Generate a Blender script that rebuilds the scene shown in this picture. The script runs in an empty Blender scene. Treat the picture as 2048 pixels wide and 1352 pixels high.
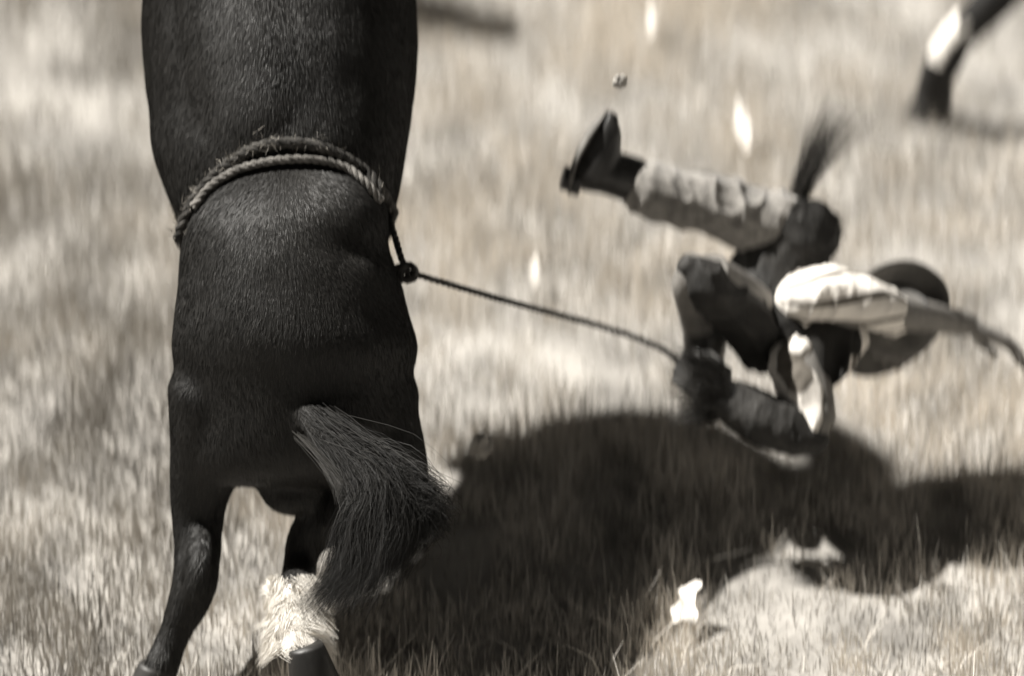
import bpy, bmesh, math, random
import numpy as np
from mathutils import Vector, Matrix
from mathutils.bvhtree import BVHTree

random.seed(11)
rng = np.random.default_rng(11)
scene = bpy.context.scene
COL = scene.collection

# ------------------------------------------------------------------ camera
LENS, PITCH, CAM_H = 157.0, math.radians(32.0), 5.83
FPX = 2048 * LENS / 36.0
cam_d = bpy.data.cameras.new('camera')
cam = bpy.data.objects.new('camera', cam_d)
COL.objects.link(cam)
cam.location = (0, 0, CAM_H)
cam.rotation_euler = (math.pi / 2 - PITCH, 0, 0)
cam_d.lens = LENS
cam_d.sensor_width = 36.0
cam_d.clip_end = 2000
cam_d.dof.use_dof = True
cam_d.dof.focus_distance = 9.40
cam_d.dof.aperture_fstop = 0.52
cam_d.dof.aperture_ratio = 3.2
scene.camera = cam

# ------------------------------------------------------------------ sky, sun, exposure
SHX, SHY = 0.66, -0.30                    # metres of shadow per metre of height
sun_vec = Vector((-SHX, -SHY, 1.0)).normalized()       # towards the sun
world = bpy.data.worlds.new('World')
scene.world = world
world.use_nodes = True
wn, wl = world.node_tree.nodes, world.node_tree.links
bg = wn['Background']
sky = wn.new('ShaderNodeTexSky')
sky.sky_type = 'NISHITA'
sky.altitude = 5000
sky.air_density = 0.45
sky.dust_density = 0.1
sky.sun_disc = False
sky.sun_elevation = math.asin(sun_vec.z)
sky.sun_rotation = math.atan2(sun_vec.x, sun_vec.y)
bw = wn.new('ShaderNodeRGBToBW')
tint = wn.new('ShaderNodeMix')
tint.data_type = 'RGBA'
tint.blend_type = 'MULTIPLY'
tint.inputs[0].default_value = 1.0
tint.inputs[7].default_value = (1.0, 0.955, 0.88, 1)
wl.new(sky.outputs[0], bw.inputs[0])
wl.new(bw.outputs[0], tint.inputs[6])
wl.new(tint.outputs[2], bg.inputs[0])
bg.inputs[1].default_value = 0.05

sun_d = bpy.data.lights.new('sun', 'SUN')
sun_d.energy = 5.0
sun_d.angle = math.radians(1.2)
sun_d.color = (1.0, 0.965, 0.905)
sun = bpy.data.objects.new('sun', sun_d)
COL.objects.link(sun)
sun.location = (-6, 12, 12)
sun.rotation_euler = (-sun_vec).to_track_quat('-Z', 'Y').to_euler()

scene.view_settings.view_transform = 'Standard'
scene.view_settings.look = 'None'
scene.view_settings.gamma = 1.0
scene.view_settings.exposure = 1.2

# ------------------------------------------------------------------ helpers
CR, SR = math.cos(PITCH), math.sin(PITCH)
FW, UPV, RT = Vector((0, CR, -SR)), Vector((0, SR, CR)), Vector((1, 0, 0))
CAM = Vector((0, 0, CAM_H))


def P(px, py, d):
    """point seen at photo pixel (px, py), d metres along the view axis"""
    px, py, d = float(px), float(py), float(d)
    return CAM + (FW + RT * ((px - 1024) / FPX) + UPV * ((676 - py) / FPX)) * d


def PH(px, py, d):
    """P for the rearing horse: its body stands a little behind its planted hind hoof"""
    w = min(max((1402 - py) / 280, 0), 1)
    return P(px, py, d + .20 * w)


def G(px, py, z=0.0):
    """point of height z seen at photo pixel"""
    r = FW + RT * ((px - 1024) / FPX) + UPV * ((676 - py) / FPX)
    return CAM + r * ((z - CAM_H) / r.z)


def empty(name, loc, label=None, cat=None, group=None):
    o = bpy.data.objects.new(name, None)
    COL.objects.link(o)
    o.location = loc
    o.empty_display_size = 0.1
    if label:
        o['label'] = label
    if cat:
        o['category'] = cat
    if group:
        o['group'] = group
    return o


def link(name, me, mat=None, parent=None, smooth=True):
    o = bpy.data.objects.new(name, me)
    COL.objects.link(o)
    if mat and not me.materials:
        me.materials.append(mat)
    if smooth:
        me.polygons.foreach_set('use_smooth', [True] * len(me.polygons))
    if parent:
        o.parent = parent
        o.matrix_parent_inverse = Matrix.Translation(-parent.location)
    return o


def tag(o, label, cat, group=None):
    o['label'] = label
    o['category'] = cat
    if group:
        o['group'] = group
    return o


def recentre(o):
    """put the origin of a top-level mesh at its lowest middle"""
    me = o.data
    co = np.empty(len(me.vertices) * 3)
    me.vertices.foreach_get('co', co)
    co = co.reshape(-1, 3)
    c = co.mean(0)
    c[2] = co[:, 2].min()
    co -= c
    me.vertices.foreach_set('co', co.ravel())
    o.location = c
    return o


def catmull(vals, n):
    """dense samples of a Catmull-Rom curve through rows of vals"""
    v = np.asarray(vals, float)
    v = np.vstack([2 * v[0] - v[1], v, 2 * v[-1] - v[-2]])
    out = []
    for i in range(1, len(v) - 2):
        p0, p1, p2, p3 = v[i - 1], v[i], v[i + 1], v[i + 2]
        for k in range(n):
            t = k / n
            out.append(0.5 * (2 * p1 + (p2 - p0) * t + (2 * p0 - 5 * p1 + 4 * p2 - p3) * t * t + (3 * p1 - p0 - 3 * p2 + p3) * t ** 3))
    out.append(v[-2])
    return np.array(out)


class MB:
    def __init__(self):
        self.v, self.f = [], []

    def rings(self, rings, cap=True):
        b = len(self.v)
        n = len(rings[0])
        for r in rings:
            self.v.extend([tuple(p) for p in r])
        for i in range(len(rings) - 1):
            for j in range(n):
                k = (j + 1) % n
                self.f.append((b + i * n + j, b + i * n + k, b + (i + 1) * n + k, b + (i + 1) * n + j))
        if cap:
            self.f.append(tuple(b + j for j in reversed(range(n))))
            self.f.append(tuple(b + (len(rings) - 1) * n + j for j in range(n)))

    def loft(self, rows, ax1, ax2, sub=4, n=28):
        """rows: (centre xyz, r1, r2); ellipse rings in the plane ax1, ax2"""
        a = catmull([[*c, r1, r2] for c, r1, r2 in rows], sub)
        a1, a2 = np.array(ax1), np.array(ax2)
        ang = np.linspace(0, 2 * math.pi, n, endpoint=False)
        rr = []
        for row in a:
            r1, r2 = max(row[3], 0.003), max(row[4], 0.003)
            rr.append(row[:3] + np.outer(np.cos(ang) * r1, a1) + np.outer(np.sin(ang) * r2, a2))
        self.rings(rr)

    def tube(self, pts, rad, sub=4, n=16, flat=1.0, hint=(0, 0, 1)):
        """round tube through points with a radius at each; ends rounded"""
        a = catmull([[*p, r] for p, r in zip(pts, rad)], sub)
        c, r = a[:, :3], np.maximum(a[:, 3], 0.0006)
        t = np.gradient(c, axis=0)
        t /= np.linalg.norm(t, axis=1)[:, None] + 1e-12
        # rounded ends
        c = np.vstack([c[0] - t[0] * r[0] * .8, c[0] - t[0] * r[0] * .5, c, c[-1] + t[-1] * r[-1] * .5, c[-1] + t[-1] * r[-1] * .8])
        r = np.concatenate([[r[0] * .45, r[0] * .82], r, [r[-1] * .82, r[-1] * .45]])
        t = np.vstack([t[0], t[0], t, t[-1], t[-1]])
        u = np.cross(t[0], np.array(hint, float))
        if np.linalg.norm(u) < 1e-4:
            u = np.cross(t[0], np.array((1., 0, 0)))
        ang = np.linspace(0, 2 * math.pi, n, endpoint=False)
        rr = []
        for i in range(len(c)):
            u = u - t[i] * np.dot(u, t[i])
            u /= np.linalg.norm(u) + 1e-12
            w = np.cross(t[i], u)
            rr.append(c[i] + np.outer(np.cos(ang) * r[i], u) + np.outer(np.sin(ang) * r[i] * flat, w))
        self.rings(rr)

    def ball(self, c, rx, ry=None, rz=None, axes=None, n=18):
        ry, rz = ry or rx, rz or rx
        A = np.array(axes) if axes is not None else np.eye(3)
        rr = []
        for i in range(1, 10):
            th = math.pi * i / 10
            ang = np.linspace(0, 2 * math.pi, n, endpoint=False)
            loc = np.stack([np.cos(ang) * math.sin(th) * rx, np.sin(ang) * math.sin(th) * ry, np.full(n, -math.cos(th) * rz)], 1)
            rr.append(np.array(c) + loc @ A)
        self.rings(rr)

    def mesh(self, name):
        me = bpy.data.meshes.new(name)
        me.from_pydata(self.v, [], self.f)
        bm = bmesh.new()
        bm.from_mesh(me)
        bmesh.ops.recalc_face_normals(bm, faces=bm.faces)
        bm.to_mesh(me)
        bm.free()
        return me


def fuse(mb, name, voxel, smooth=6, factor=0.5):
    """melt all the volumes of mb into one continuous skin"""
    me = mb.mesh(name + '_raw')
    o = bpy.data.objects.new('tmp', me)
    COL.objects.link(o)
    m = o.modifiers.new('r', 'REMESH')
    m.mode = 'VOXEL'
    m.voxel_size = voxel
    s = o.modifiers.new('s', 'SMOOTH')
    s.factor = factor
    s.iterations = smooth
    dg = bpy.context.evaluated_depsgraph_get()
    out = bpy.data.meshes.new_from_object(o.evaluated_get(dg))
    out.name = name
    bpy.data.objects.remove(o)
    bpy.data.meshes.remove(me)
    return out


def get_co(me):
    co = np.empty(len(me.vertices) * 3)
    me.vertices.foreach_get('co', co)
    return co.reshape(-1, 3)


def get_no(me):
    no = np.empty(len(me.vertices) * 3)
    me.vertices.foreach_get('normal', no)
    return no.reshape(-1, 3)


def vnoise(p, seed=0):
    """value noise on n x 3 points, -1..1"""
    p = np.asarray(p, float)
    i = np.floor(p).astype(np.int64)
    f = p - i
    f = f * f * (3 - 2 * f)

    def h(ix, iy, iz):
        k = (ix * 374761393 + iy * 668265263 + iz * 2147483647 + seed * 974711) & 0x7fffffff
        k = ((k ^ (k >> 13)) * 1274126177) & 0x7fffffff
        k = (k ^ (k >> 16)) & 0xffff
        return k / 32767.5 - 1
    r = 0
    for a in (0, 1):
        for b in (0, 1):
            for c in (0, 1):
                w = (f[:, 0] if a else 1 - f[:, 0]) * (f[:, 1] if b else 1 - f[:, 1]) * (f[:, 2] if c else 1 - f[:, 2])
                r = r + w * h(i[:, 0] + a, i[:, 1] + b, i[:, 2] + c)
    return r


def displace(me, amp, scale, seed=0, stretch=(1, 1, 1), mask=None):
    co, no = get_co(me), get_no(me)
    q = co * np.array(stretch) * scale
    d = vnoise(q, seed) + 0.5 * vnoise(q * 2.1, seed + 1) + .25 * vnoise(q * 4.3, seed + 2)
    if mask is not None:
        d = d * mask(co)
    me.vertices.foreach_set('co', (co + no * (d * amp)[:, None]).ravel())
    me.update()


def folds(me, amp, scale, axis, seed=0, squash=.35):
    """sharp cloth folds: ridged noise drawn out across an axis"""
    co, no = get_co(me), get_no(me)
    ax = np.array(axis) / np.linalg.norm(axis)
    b = np.cross(ax, [.3, .8, .5])
    b /= np.linalg.norm(b)
    c = np.cross(ax, b)
    q = np.stack([co @ ax * scale, co @ b * scale * squash, co @ c * scale * squash], 1)
    q = q + .5 * vnoise(q * .7, seed + 3)[:, None]
    d = (1 - np.abs(vnoise(q, seed))) ** 3 + .5 * (1 - np.abs(vnoise(q * 2.2, seed + 1))) ** 3 - .7
    me.vertices.foreach_set('co', (co + no * (d * amp)[:, None]).ravel())
    me.update()


def creases(me, pts_dirs, amp):
    """folds: ridges running round a limb; list of (point, axis, wavelength, reach)"""
    co, no = get_co(me), get_no(me)
    tot = np.zeros(len(co))
    for p, ax, wl_, reach in pts_dirs:
        p, ax = np.array(p), np.array(ax) / np.linalg.norm(ax)
        r = co - p
        s = r @ ax
        d2 = (r ** 2).sum(1)
        wob = vnoise(co * 14, 5) * .9
        tot += np.sin(s / wl_ * 6.283 + wob * 2.2) * np.exp(-d2 / (reach * reach))
    me.vertices.foreach_set('co', (co + no * (tot * amp)[:, None]).ravel())
    me.update()


# ------------------------------------------------------------------ materials
SEP = (1.0, 0.95, 0.88)


def tone(v, warm=1.0):
    return (v * (1 + (SEP[0] - 1) * warm), v * (1 + (SEP[1] - 1) * warm), v * (1 + (SEP[2] - 1) * warm), 1)


def material(name, lo, hi, scale=6.0, rough=0.6, bump=0.2, bscale=60.0, stretch=(1, 1, 1), spec=0.4, sheen=0.0, dist=0.004, detail=6, contrast=(0.35, 0.65)):
    m = bpy.data.materials.new(name)
    m.use_nodes = True
    n, l = m.node_tree.nodes, m.node_tree.links
    bs = n['Principled BSDF']
    tc = n.new('ShaderNodeTexCoord')
    mp = n.new('ShaderNodeMapping')
    mp.inputs['Scale'].default_value = stretch
    l.new(tc.outputs['Object'], mp.inputs[0])
    nz = n.new('ShaderNodeTexNoise')
    nz.inputs['Scale'].default_value = scale
    nz.inputs['Detail'].default_value = detail
    l.new(mp.outputs[0], nz.inputs['Vector'])
    rp = n.new('ShaderNodeValToRGB')
    rp.color_ramp.elements[0].position, rp.color_ramp.elements[1].position = contrast
    rp.color_ramp.elements[0].color = tone(lo)
    rp.color_ramp.elements[1].color = tone(hi)
    l.new(nz.outputs[0], rp.inputs[0])
    l.new(rp.outputs[0], bs.inputs['Base Color'])
    bs.inputs['Roughness'].default_value = rough
    bs.inputs['Specular IOR Level'].default_value = spec
    bs.inputs['Sheen Weight'].default_value = sheen
    if bump:
        nb = n.new('ShaderNodeTexNoise')
        nb.inputs['Scale'].default_value = bscale
        nb.inputs['Detail'].default_value = 4
        l.new(mp.outputs[0], nb.inputs['Vector'])
        bp = n.new('ShaderNodeBump')
        bp.inputs['Strength'].default_value = bump
        bp.inputs['Distance'].default_value = dist
        l.new(nb.outputs[0], bp.inputs['Height'])
        l.new(bp.outputs[0], bs.inputs['Normal'])
    return m


def attr_material(name, rough=0.8, spec=0.2):
    """colour comes from each blade's or hair's own shade"""
    m = bpy.data.materials.new(name)
    m.use_nodes = True
    n, l = m.node_tree.nodes, m.node_tree.links
    bs = n['Principled BSDF']
    at = n.new('ShaderNodeAttribute')
    at.attribute_name = 'shade'
    l.new(at.outputs['Color'], bs.inputs['Base Color'])
    bs.inputs['Roughness'].default_value = rough
    bs.inputs['Specular IOR Level'].default_value = spec
    return m


M = dict(
    hide=material('dark_hide', .008, .016, 3.5, .58, .5, 150, (1, 1, .3), spec=.3, dist=.002),
    white_hair=material('white_hair', .62, .85, 30, .8, .5, 120, (1, 1, .3), spec=.2),
    hoof=material('hoof_horn', .012, .03, 20, .5, .3, 60, (1, 1, .2)),
    coat=attr_material('coat_hair', .5, .33),
    hair=attr_material('hair_strands', .6, .12),
    white_strands=attr_material('white_strands', .7, .2),
    rope=material('rope_fibre', .022, .075, 45, .85, .8, 240, spec=.15),
    rope_lit=material('lit_rope_fibre', .09, .22, 45, .85, .8, 240, spec=.15),
    denim=material('pale_denim', .18, .31, 40, .9, .8, 260, spec=.1, sheen=.2),
    chaps=material('dark_chaps', .014, .035, 14, .7, .6, 110, spec=.3),
    vest=material('dark_vest', .012, .026, 18, .9, .5, 200, spec=.15, sheen=.1),
    leather=material('boot_leather', .012, .03, 25, .42, .3, 80, spec=.5),
    sole=material('boot_sole', .10, .18, 30, .8, .3, 80),
    felt=material('hat_felt', .08, .13, 22, .85, .3, 160, spec=.2, sheen=.2),
    skin=material('skin', .15, .22, 25, .6, .25, 120, spec=.3),
    glove=material('glove_leather', .02, .05, 30, .7, .4, 120),
    paper=material('white_paper', .78, .86, 25, .8, .2, 60, spec=.1),
    clod=material('dry_earth', .25, .45, 40, .95, .9, 90, spec=.05, dist=.01),
    turf=attr_material('dry_grass', .85, .15),
)


def shirt_material():
    m = material('striped_shirt', .74, .82, 12, .85, .3, 220, spec=.15)
    n, l = m.node_tree.nodes, m.node_tree.links
    bs = n['Principled BSDF']
    old = bs.inputs['Base Color'].links[0].from_socket
    at = n.new('ShaderNodeAttribute')
    at.attribute_name = 'stripe'
    rp = n.new('ShaderNodeValToRGB')
    rp.color_ramp.elements[0].position, rp.color_ramp.elements[1].position = .80, .90
    rp.color_ramp.elements[0].color = (1, 1, 1, 1)
    rp.color_ramp.elements[1].color = tone(.16)
    mx = n.new('ShaderNodeMix')
    mx.data_type = 'RGBA'
    mx.blend_type = 'MULTIPLY'
    mx.inputs[0].default_value = 1
    l.new(at.outputs['Fac'], rp.inputs[0])
    l.new(old, mx.inputs[6])
    l.new(rp.outputs[0], mx.inputs[7])
    l.new(mx.outputs[2], bs.inputs['Base Color'])
    return m


M['shirt'] = shirt_material()

# ------------------------------------------------------------------ ground
def ground():
    me = bpy.data.meshes.new('ground')
    # fine, gently uneven near patch inside a sheet that runs to the horizon
    xs = np.concatenate([[-600, -60, -12], np.linspace(-4, 5, 91), [14, 60, 600]])
    ys = np.concatenate([[-300, -30, 2], np.linspace(5.5, 14, 86), [24, 80, 900]])
    X, Y = np.meshgrid(xs, ys)
    pts = np.stack([X.ravel(), Y.ravel(), np.zeros(X.size)], 1)
    near = (np.abs(pts[:, 0] - .5) < 4.4) & (np.abs(pts[:, 1] - 9.75) < 4.2)
    z = vnoise(pts * np.array([2.2, 2.2, 1]), 3) * .012 + vnoise(pts * np.array([7, 7, 1]), 4) * .006
    pts[:, 2] = np.where(near, z, 0) - .006
    nx = len(xs)
    faces = [(j * nx + i, j * nx + i + 1, (j + 1) * nx + i + 1, (j + 1) * nx + i) for j in range(len(ys) - 1) for i in range(nx - 1)]
    me.from_pydata([tuple(p) for p in pts], [], faces)
    m = material('dry_pasture', .16, .36, 5.0, .95, .9, 28, spec=.05, dist=.012, detail=9, contrast=(.3, .62))
    o = link('ground', me, m)
    o['kind'] = 'structure'


ground()


def ribbons(name, root, seg, width, shade, mat, parent=None, tipw=0.15):
    """many tapered ribbons. root: n x seg x 3 centre lines, width n, shade n x 3"""
    n, k, _ = root.shape
    t = np.gradient(root, axis=1)
    view = root - np.array(CAM)
    side = np.cross(t, view)
    side /= np.linalg.norm(side, axis=2)[:, :, None] + 1e-9
    # turn every ribbon a little so they do not all face one way
    tw = rng.uniform(-1, 1, (n, 1, 1))
    vn = view / np.linalg.norm(view, axis=2)[:, :, None]
    side = side + vn * tw * .9
    side /= np.linalg.norm(side, axis=2)[:, :, None]
    taper = np.linspace(1, tipw, k)[None, :, None] * (width / 2)[:, None, None]
    L, R = root - side * taper, root + side * taper
    co = np.stack([L, R], 2).reshape(n, k * 2, 3)
    base = (np.arange(n) * k * 2)[:, None, None]
    q = np.array([[2 * i, 2 * i + 1, 2 * i + 3, 2 * i + 2] for i in range(k - 1)])[None]
    faces = (base + q).reshape(-1, 4)
    me = bpy.data.meshes.new(name)
    me.vertices.add(n * k * 2)
    me.vertices.foreach_set('co', co.ravel())
    me.loops.add(faces.size)
    me.loops.foreach_set('vertex_index', faces.ravel().astype(np.int32))
    me.polygons.add(len(faces))
    me.polygons.foreach_set('loop_start', np.arange(0, faces.size, 4, dtype=np.int32))
    me.update(calc_edges=True)
    ca = me.color_attributes.new('shade', 'FLOAT_COLOR', 'POINT')
    c = np.ones((n, k * 2, 4))
    c[:, :, :3] = shade[:, None, :]
    ca.data.foreach_set('color', c.ravel())
    o = link(name, me, mat, parent)
    return o


def grass(outer=False):
    n = 430000
    x = rng.uniform(-2.2, 2.5, n)
    y = rng.uniform(6.9, 12.7, n)
    if outer:
        n = 150000
        x = rng.uniform(-6, 6, n)
        y = rng.uniform(3.5, 18, n)
        o_ = (np.abs(x - .15) > 2.3 + .2 * rng.normal(0, 1, n)) | (np.abs(y - 9.8) > 2.85 + .2 * rng.normal(0, 1, n))
        x, y = x[o_], y[o_]
        n = len(x)
    p3 = np.stack([x, y, np.zeros(n)], 1)
    big = vnoise(p3 * np.array([3.0, 2.6, 1]), 21)
    mid = vnoise(p3 * np.array([8, 7, 1]), 22)
    fine = vnoise(p3 * np.array([22, 18, 1]), 23)
    dens = .60 + .4 * big + .35 * mid + .25 * fine
    keep = rng.uniform(0, 1, n) < np.clip(dens, .12, 1)
    keep &= ~((np.abs(x - .15) > 2.0) & (rng.uniform(0, 1, n) < .3))
    x, y, big, mid, fine, p3 = x[keep], y[keep], big[keep], mid[keep], fine[keep], p3[keep]
    n = len(x)
    h = .037 * (1 + .4 * big + .3 * mid) * rng.lognormal(0, .42, n)
    h = np.clip(h, .012, .15)
    k = 3
    s = np.linspace(0, 1, k)[None, :]
    az = rng.uniform(0, 6.283, n)
    lean = h * np.where(rng.uniform(0, 1, n) < .15, rng.uniform(.4, 1.6, n), rng.uniform(.0, .4, n) ** 1.2)
    z0 = vnoise(p3 * np.array([2.2, 2.2, 1]), 3) * .012 + vnoise(p3 * np.array([7, 7, 1]), 4) * .006 - .012
    root = np.stack([x[:, None] + np.cos(az)[:, None] * lean[:, None] * s ** 1.7,
                     y[:, None] + np.sin(az)[:, None] * lean[:, None] * s ** 1.7,
                     z0[:, None] + h[:, None] * s], 2)
    v = .57 + .12 * big + .15 * mid + .12 * fine + rng.normal(0, .07, n)
    left_dim = np.clip((-.35 - x + .25 * big) / .6, 0, 1)  # uneven lighting painted into the blade colour: dimmer to the left
    v = v * (1.12 - .48 * left_dim) * (1 + (.13 + .22 * left_dim) * vnoise(p3 * np.array([4.5, 2.8, 1]), 29))
    dark = rng.uniform(0, 1, n) < np.clip(.10 - .36 * mid - .2 * fine, .02, .7)
    v = np.where(dark, v * rng.uniform(.25, .6, n), v)
    v = np.clip(v, .05, .85)
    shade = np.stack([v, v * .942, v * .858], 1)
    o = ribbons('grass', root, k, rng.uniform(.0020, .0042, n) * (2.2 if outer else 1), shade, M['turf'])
    o['kind'] = 'stuff'
    o['label'] = 'short dry pale grass of the wider pasture round the action' if outer else 'short dry pale grass covering the ground under horse and rider'
    o['category'] = 'grass'


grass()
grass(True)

# ------------------------------------------------------------------ bucking horse, seen from behind
def horse():
    root = empty('horse', G(560, 1380), 'dark horse rearing up and away with a rope round its loins', 'horse')
    mb = MB()
    # barrel, loin, croup: outline left / right in pixels, axis depth, half depth
    rows = []
    for py, l, r, d, t in [(-470, 440, 690, 9.83, .20), (-400, 400, 725, 9.86, .26), (-300, 350, 765, 9.88, .30), (-150, 305, 812, 9.88, .325), (0, 286, 828, 9.86, .33), (110, 283, 836, 9.82, .325), (210, 293, 830, 9.78, .31),
                           (300, 305, 814, 9.73, .29), (380, 330, 796, 9.71, .27), (450, 356, 778, 9.69, .25), (540, 372, 768, 9.66, .24), (640, 380, 780, 9.63, .22)]:
        s = (d + .2) / FPX
        rows.append((PH((l + r) / 2, py, d), (r - l) / 2 * s, t))
    mb.loft(rows, RT, FW)
    # croup and thighs in front of the rope
    rows = []
    for py, l, r, d, t in [(322, 505, 650, 9.55, .06), (342, 452, 715, 9.55, .12), (385, 402, 762, 9.54, .17), (440, 374, 775, 9.53, .205), (490, 365, 772, 9.53, .222), (530, 361, 784, 9.53, .232), (575, 358, 799, 9.53, .24), (630, 351, 812, 9.53, .25),
                           (695, 345, 832, 9.53, .25), (760, 355, 823, 9.55, .24), (830, 369, 838, 9.56, .225), (895, 362, 850, 9.57, .205), (940, 360, 858, 9.58, .18), (968, 372, 856, 9.60, .12)]:
        s = (d + .2) / FPX
        rows.append((PH((l + r) / 2, py, d), (r - l) / 2 * s, t))
    mb.loft(rows, RT, FW)
    # muscle bulges: gluteals, spine ridge, hip points, hamstrings
    mb.ball(PH(470, 640, 9.49), .12, .12, .20)
    mb.ball(PH(680, 640, 9.49), .12, .12, .20)
    mb.ball(PH(576, 600, 9.46), .16, .12, .22)
    mb.ball(PH(590, 965, 9.56), .08, .09, .055)          # sheath between the thighs
    mb.tube([PH(560, 400, 9.54), PH(548, 340, 9.575), PH(528, 270, 9.60), PH(510, 140, 9.63), PH(492, 0, 9.67), PH(480, -200, 9.68), PH(520, -400, 9.70)], [.10, .14, .165, .165, .16, .15, .12])
    for k, (px, py) in enumerate([(340, 330), (322, 230), (316, 120), (320, 20)]):     # ribs on the lit side
        mb.tube([PH(px + 95, py + 10, 9.52 + (330 - py) * .0003), PH(px + 30, py + 25, 9.605 + (330 - py) * .0003), PH(px + 2, py + 55, 9.745)], [.014, .017, .012], n=10)
    # left hind leg: thigh, gaskin, hock, cannon, fetlock
    g0 = P(305, 1402, 9.75)
    mb.tube([PH(440, 780, 9.52), PH(420, 880, 9.55), PH(408, 950, 9.58), PH(398, 1010, 9.60), PH(395, 1065, 9.60), PH(394, 1120, 9.58), PH(389, 1165, 9.58), PH(375, 1210, 9.60), PH(354, 1255, 9.63), PH(336, 1300, 9.66), PH(322, 1340, 9.68), PH(312, 1368, 9.70)],
            [.105, .082, .068, .055, .049, .047, .047, .044, .034, .033, .037, .034], flat=1.25)
    mb.tube([PH(404, 1070, 9.54), PH(398, 1130, 9.50), PH(386, 1180, 9.53)], [.02, .030, .025])          # point of hock
    # right hind leg, flexed: thigh, gaskin back in, cannon, white pastern
    mb.tube([PH(730, 800, 9.55), PH(745, 880, 9.53), PH(755, 950, 9.52), PH(715, 1010, 9.54), PH(650, 1045, 9.56), PH(612, 1085, 9.57), PH(601, 1130, 9.56), PH(596, 1175, 9.53), PH(590, 1225, 9.50), PH(598, 1275, 9.48), PH(612, 1305, 9.48)],
            [.12, .10, .088, .072, .056, .041, .034, .038, .046, .045, .043], flat=1.2)
    # tail dock
    dock = [PH(600, 800, 9.40), PH(632, 845, 9.325), PH(675, 895, 9.25), PH(715, 945, 9.20), PH(745, 990, 9.19), PH(760, 1025, 9.19)]
    mb.tube(dock, [.040, .032, .028, .024, .018, .010])
    # withers, neck, head and forelegs (above the picture; their shadow falls into it)
    w = PH(560, -330, 9.80)
    mb.tube([w + Vector((0, -.05, -.1)), w + Vector((.0, .05, .08)), w + Vector((.02, .12, .22)), w + Vector((.03, .18, .38))], [.24, .20, .15, .115], flat=.75)
    hd = w + Vector((.03, .18, .40))
    mb.tube([hd, hd + Vector((.02, .10, .03)), hd + Vector((.03, .20, -.08)), hd + Vector((.03, .27, -.22))], [.105, .10, .075, .06], flat=.8)
    for s in (-1, 1):
        mb.tube([hd + Vector((s * .06, 0, .06)), hd + Vector((s * .08, -.02, .15)), hd + Vector((s * .08, 0, .21))], [.03, .035, .008], n=10)
        sh = w + Vector((s * .15, -.06, -.25))
        mb.tube([sh + Vector((0, 0, .1)), sh + Vector((0, .06, -.08)), sh + Vector((s * .03, .15, -.18)), sh + Vector((s * .03, .16, -.24)), sh + Vector((s * .02, .05, -.34)), sh + Vector((s * .02, .02, -.38))], [.12, .085, .05, .046, .032, .04])
    me = fuse(mb, 'horse_body', .0085, 26)
    displace(me, .005, 4, 31)
    me.materials.append(M['hide'])
    me.materials.append(M['white_hair'])
    sock = np.array(PH(594, 1235, 9.5))
    up = np.array(UPV)
    co = get_co(me)
    idx = np.zeros(len(me.polygons), np.int32)
    cen = np.empty(len(me.polygons) * 3)
    me.polygons.foreach_get('center', cen)
    cen = cen.reshape(-1, 3)
    r = cen - sock
    a = np.abs(r @ up + .012 * vnoise(cen * 40, 2))
    idx[(np.linalg.norm(r, axis=1) < .13) & (a < .075)] = 1
    me.polygons.foreach_set('material_index', idx)
    body = link('body', me, None, root)
    # short coat: fine hairs lying along the skin of the side the picture shows
    no = np.empty(len(me.polygons) * 3)
    me.polygons.foreach_get('normal', no)
    no = no.reshape(-1, 3)
    ar = np.empty(len(me.polygons))
    me.polygons.foreach_get('area', ar)
    vd = np.array(CAM) - cen
    vd /= np.linalg.norm(vd, axis=1)[:, None]
    wgt = ar * ((no * vd).sum(1) > -.25) * (idx == 0) * (cen[:, 2] < 1.55)
    n = 230000
    pick = rng.choice(len(ar), n, p=wgt / wgt.sum())
    nn, pp = no[pick], cen[pick]
    flow = np.stack([.35 * (pp[:, 0] - pp[:, 0].mean()) / .25 + .35 * vnoise(pp * 5, 71), np.full(n, -.35) + .3 * vnoise(pp * 5, 72), np.full(n, -1.)], 1)
    flow -= nn * (flow * nn).sum(1)[:, None]
    flow /= np.linalg.norm(flow, axis=1)[:, None] + 1e-9
    tang = np.cross(nn, flow)
    b0 = pp + flow * rng.uniform(-.006, .006, n)[:, None] + tang * rng.uniform(-.006, .006, n)[:, None]
    ln = rng.uniform(.008, .017, n)[:, None, None]
    s = np.linspace(0, 1, 3)[None, :, None]
    rows = b0[:, None] + (flow + tang * rng.normal(0, .12, n)[:, None])[:, None] * ln * s + nn[:, None] * (.0004 + .0022 * s * rng.uniform(.3, 1.2, (n, 1, 1)))
    v = np.clip(rng.lognormal(-3.95, .35, n) * (1 + .35 * vnoise(pp * 6, 73)), .004, .035)
    ribbons('coat', rows, 3, rng.uniform(.0005, .0011, n), np.stack([v, v * .945, v * .86], 1), M['coat'], root)['kind'] = 'stuff'
    # hooves
    for c, ax, r0 in ((g0 + Vector((0.0, 0.0, .035)), Vector((-.25, -.35, -1)), .052), (PH(622, 1338, 9.47), Vector((.25, -.35, -1)), .05)):
        ax.normalize()
        u = ax.cross(Vector((0, 1, 0))).normalized()
        v = ax.cross(u)
        rr = []
        for s, k in ((-.052, .74), (-.045, .80), (-.02, .9), (.03, 1.08), (.036, 1.06)):
            ang = np.linspace(0, 6.283, 24, endpoint=False)
            rr.append([c + ax * s + u * (math.cos(a) * r0 * k) + v * (math.sin(a) * r0 * k * (1.12 if math.sin(a) < 0 else .95)) for a in ang])
        h = MB()
        h.rings(rr)
        link('hoof', h.mesh('hoof'), M['hoof'], root)
    # tail hair
    n = 6800
    t = rng.uniform(.02, 1, n)
    dk = np.array([list(p) for p in dock])
    dkd = catmull(dk, 10)
    i0 = t * (len(dkd) - 1)
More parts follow.
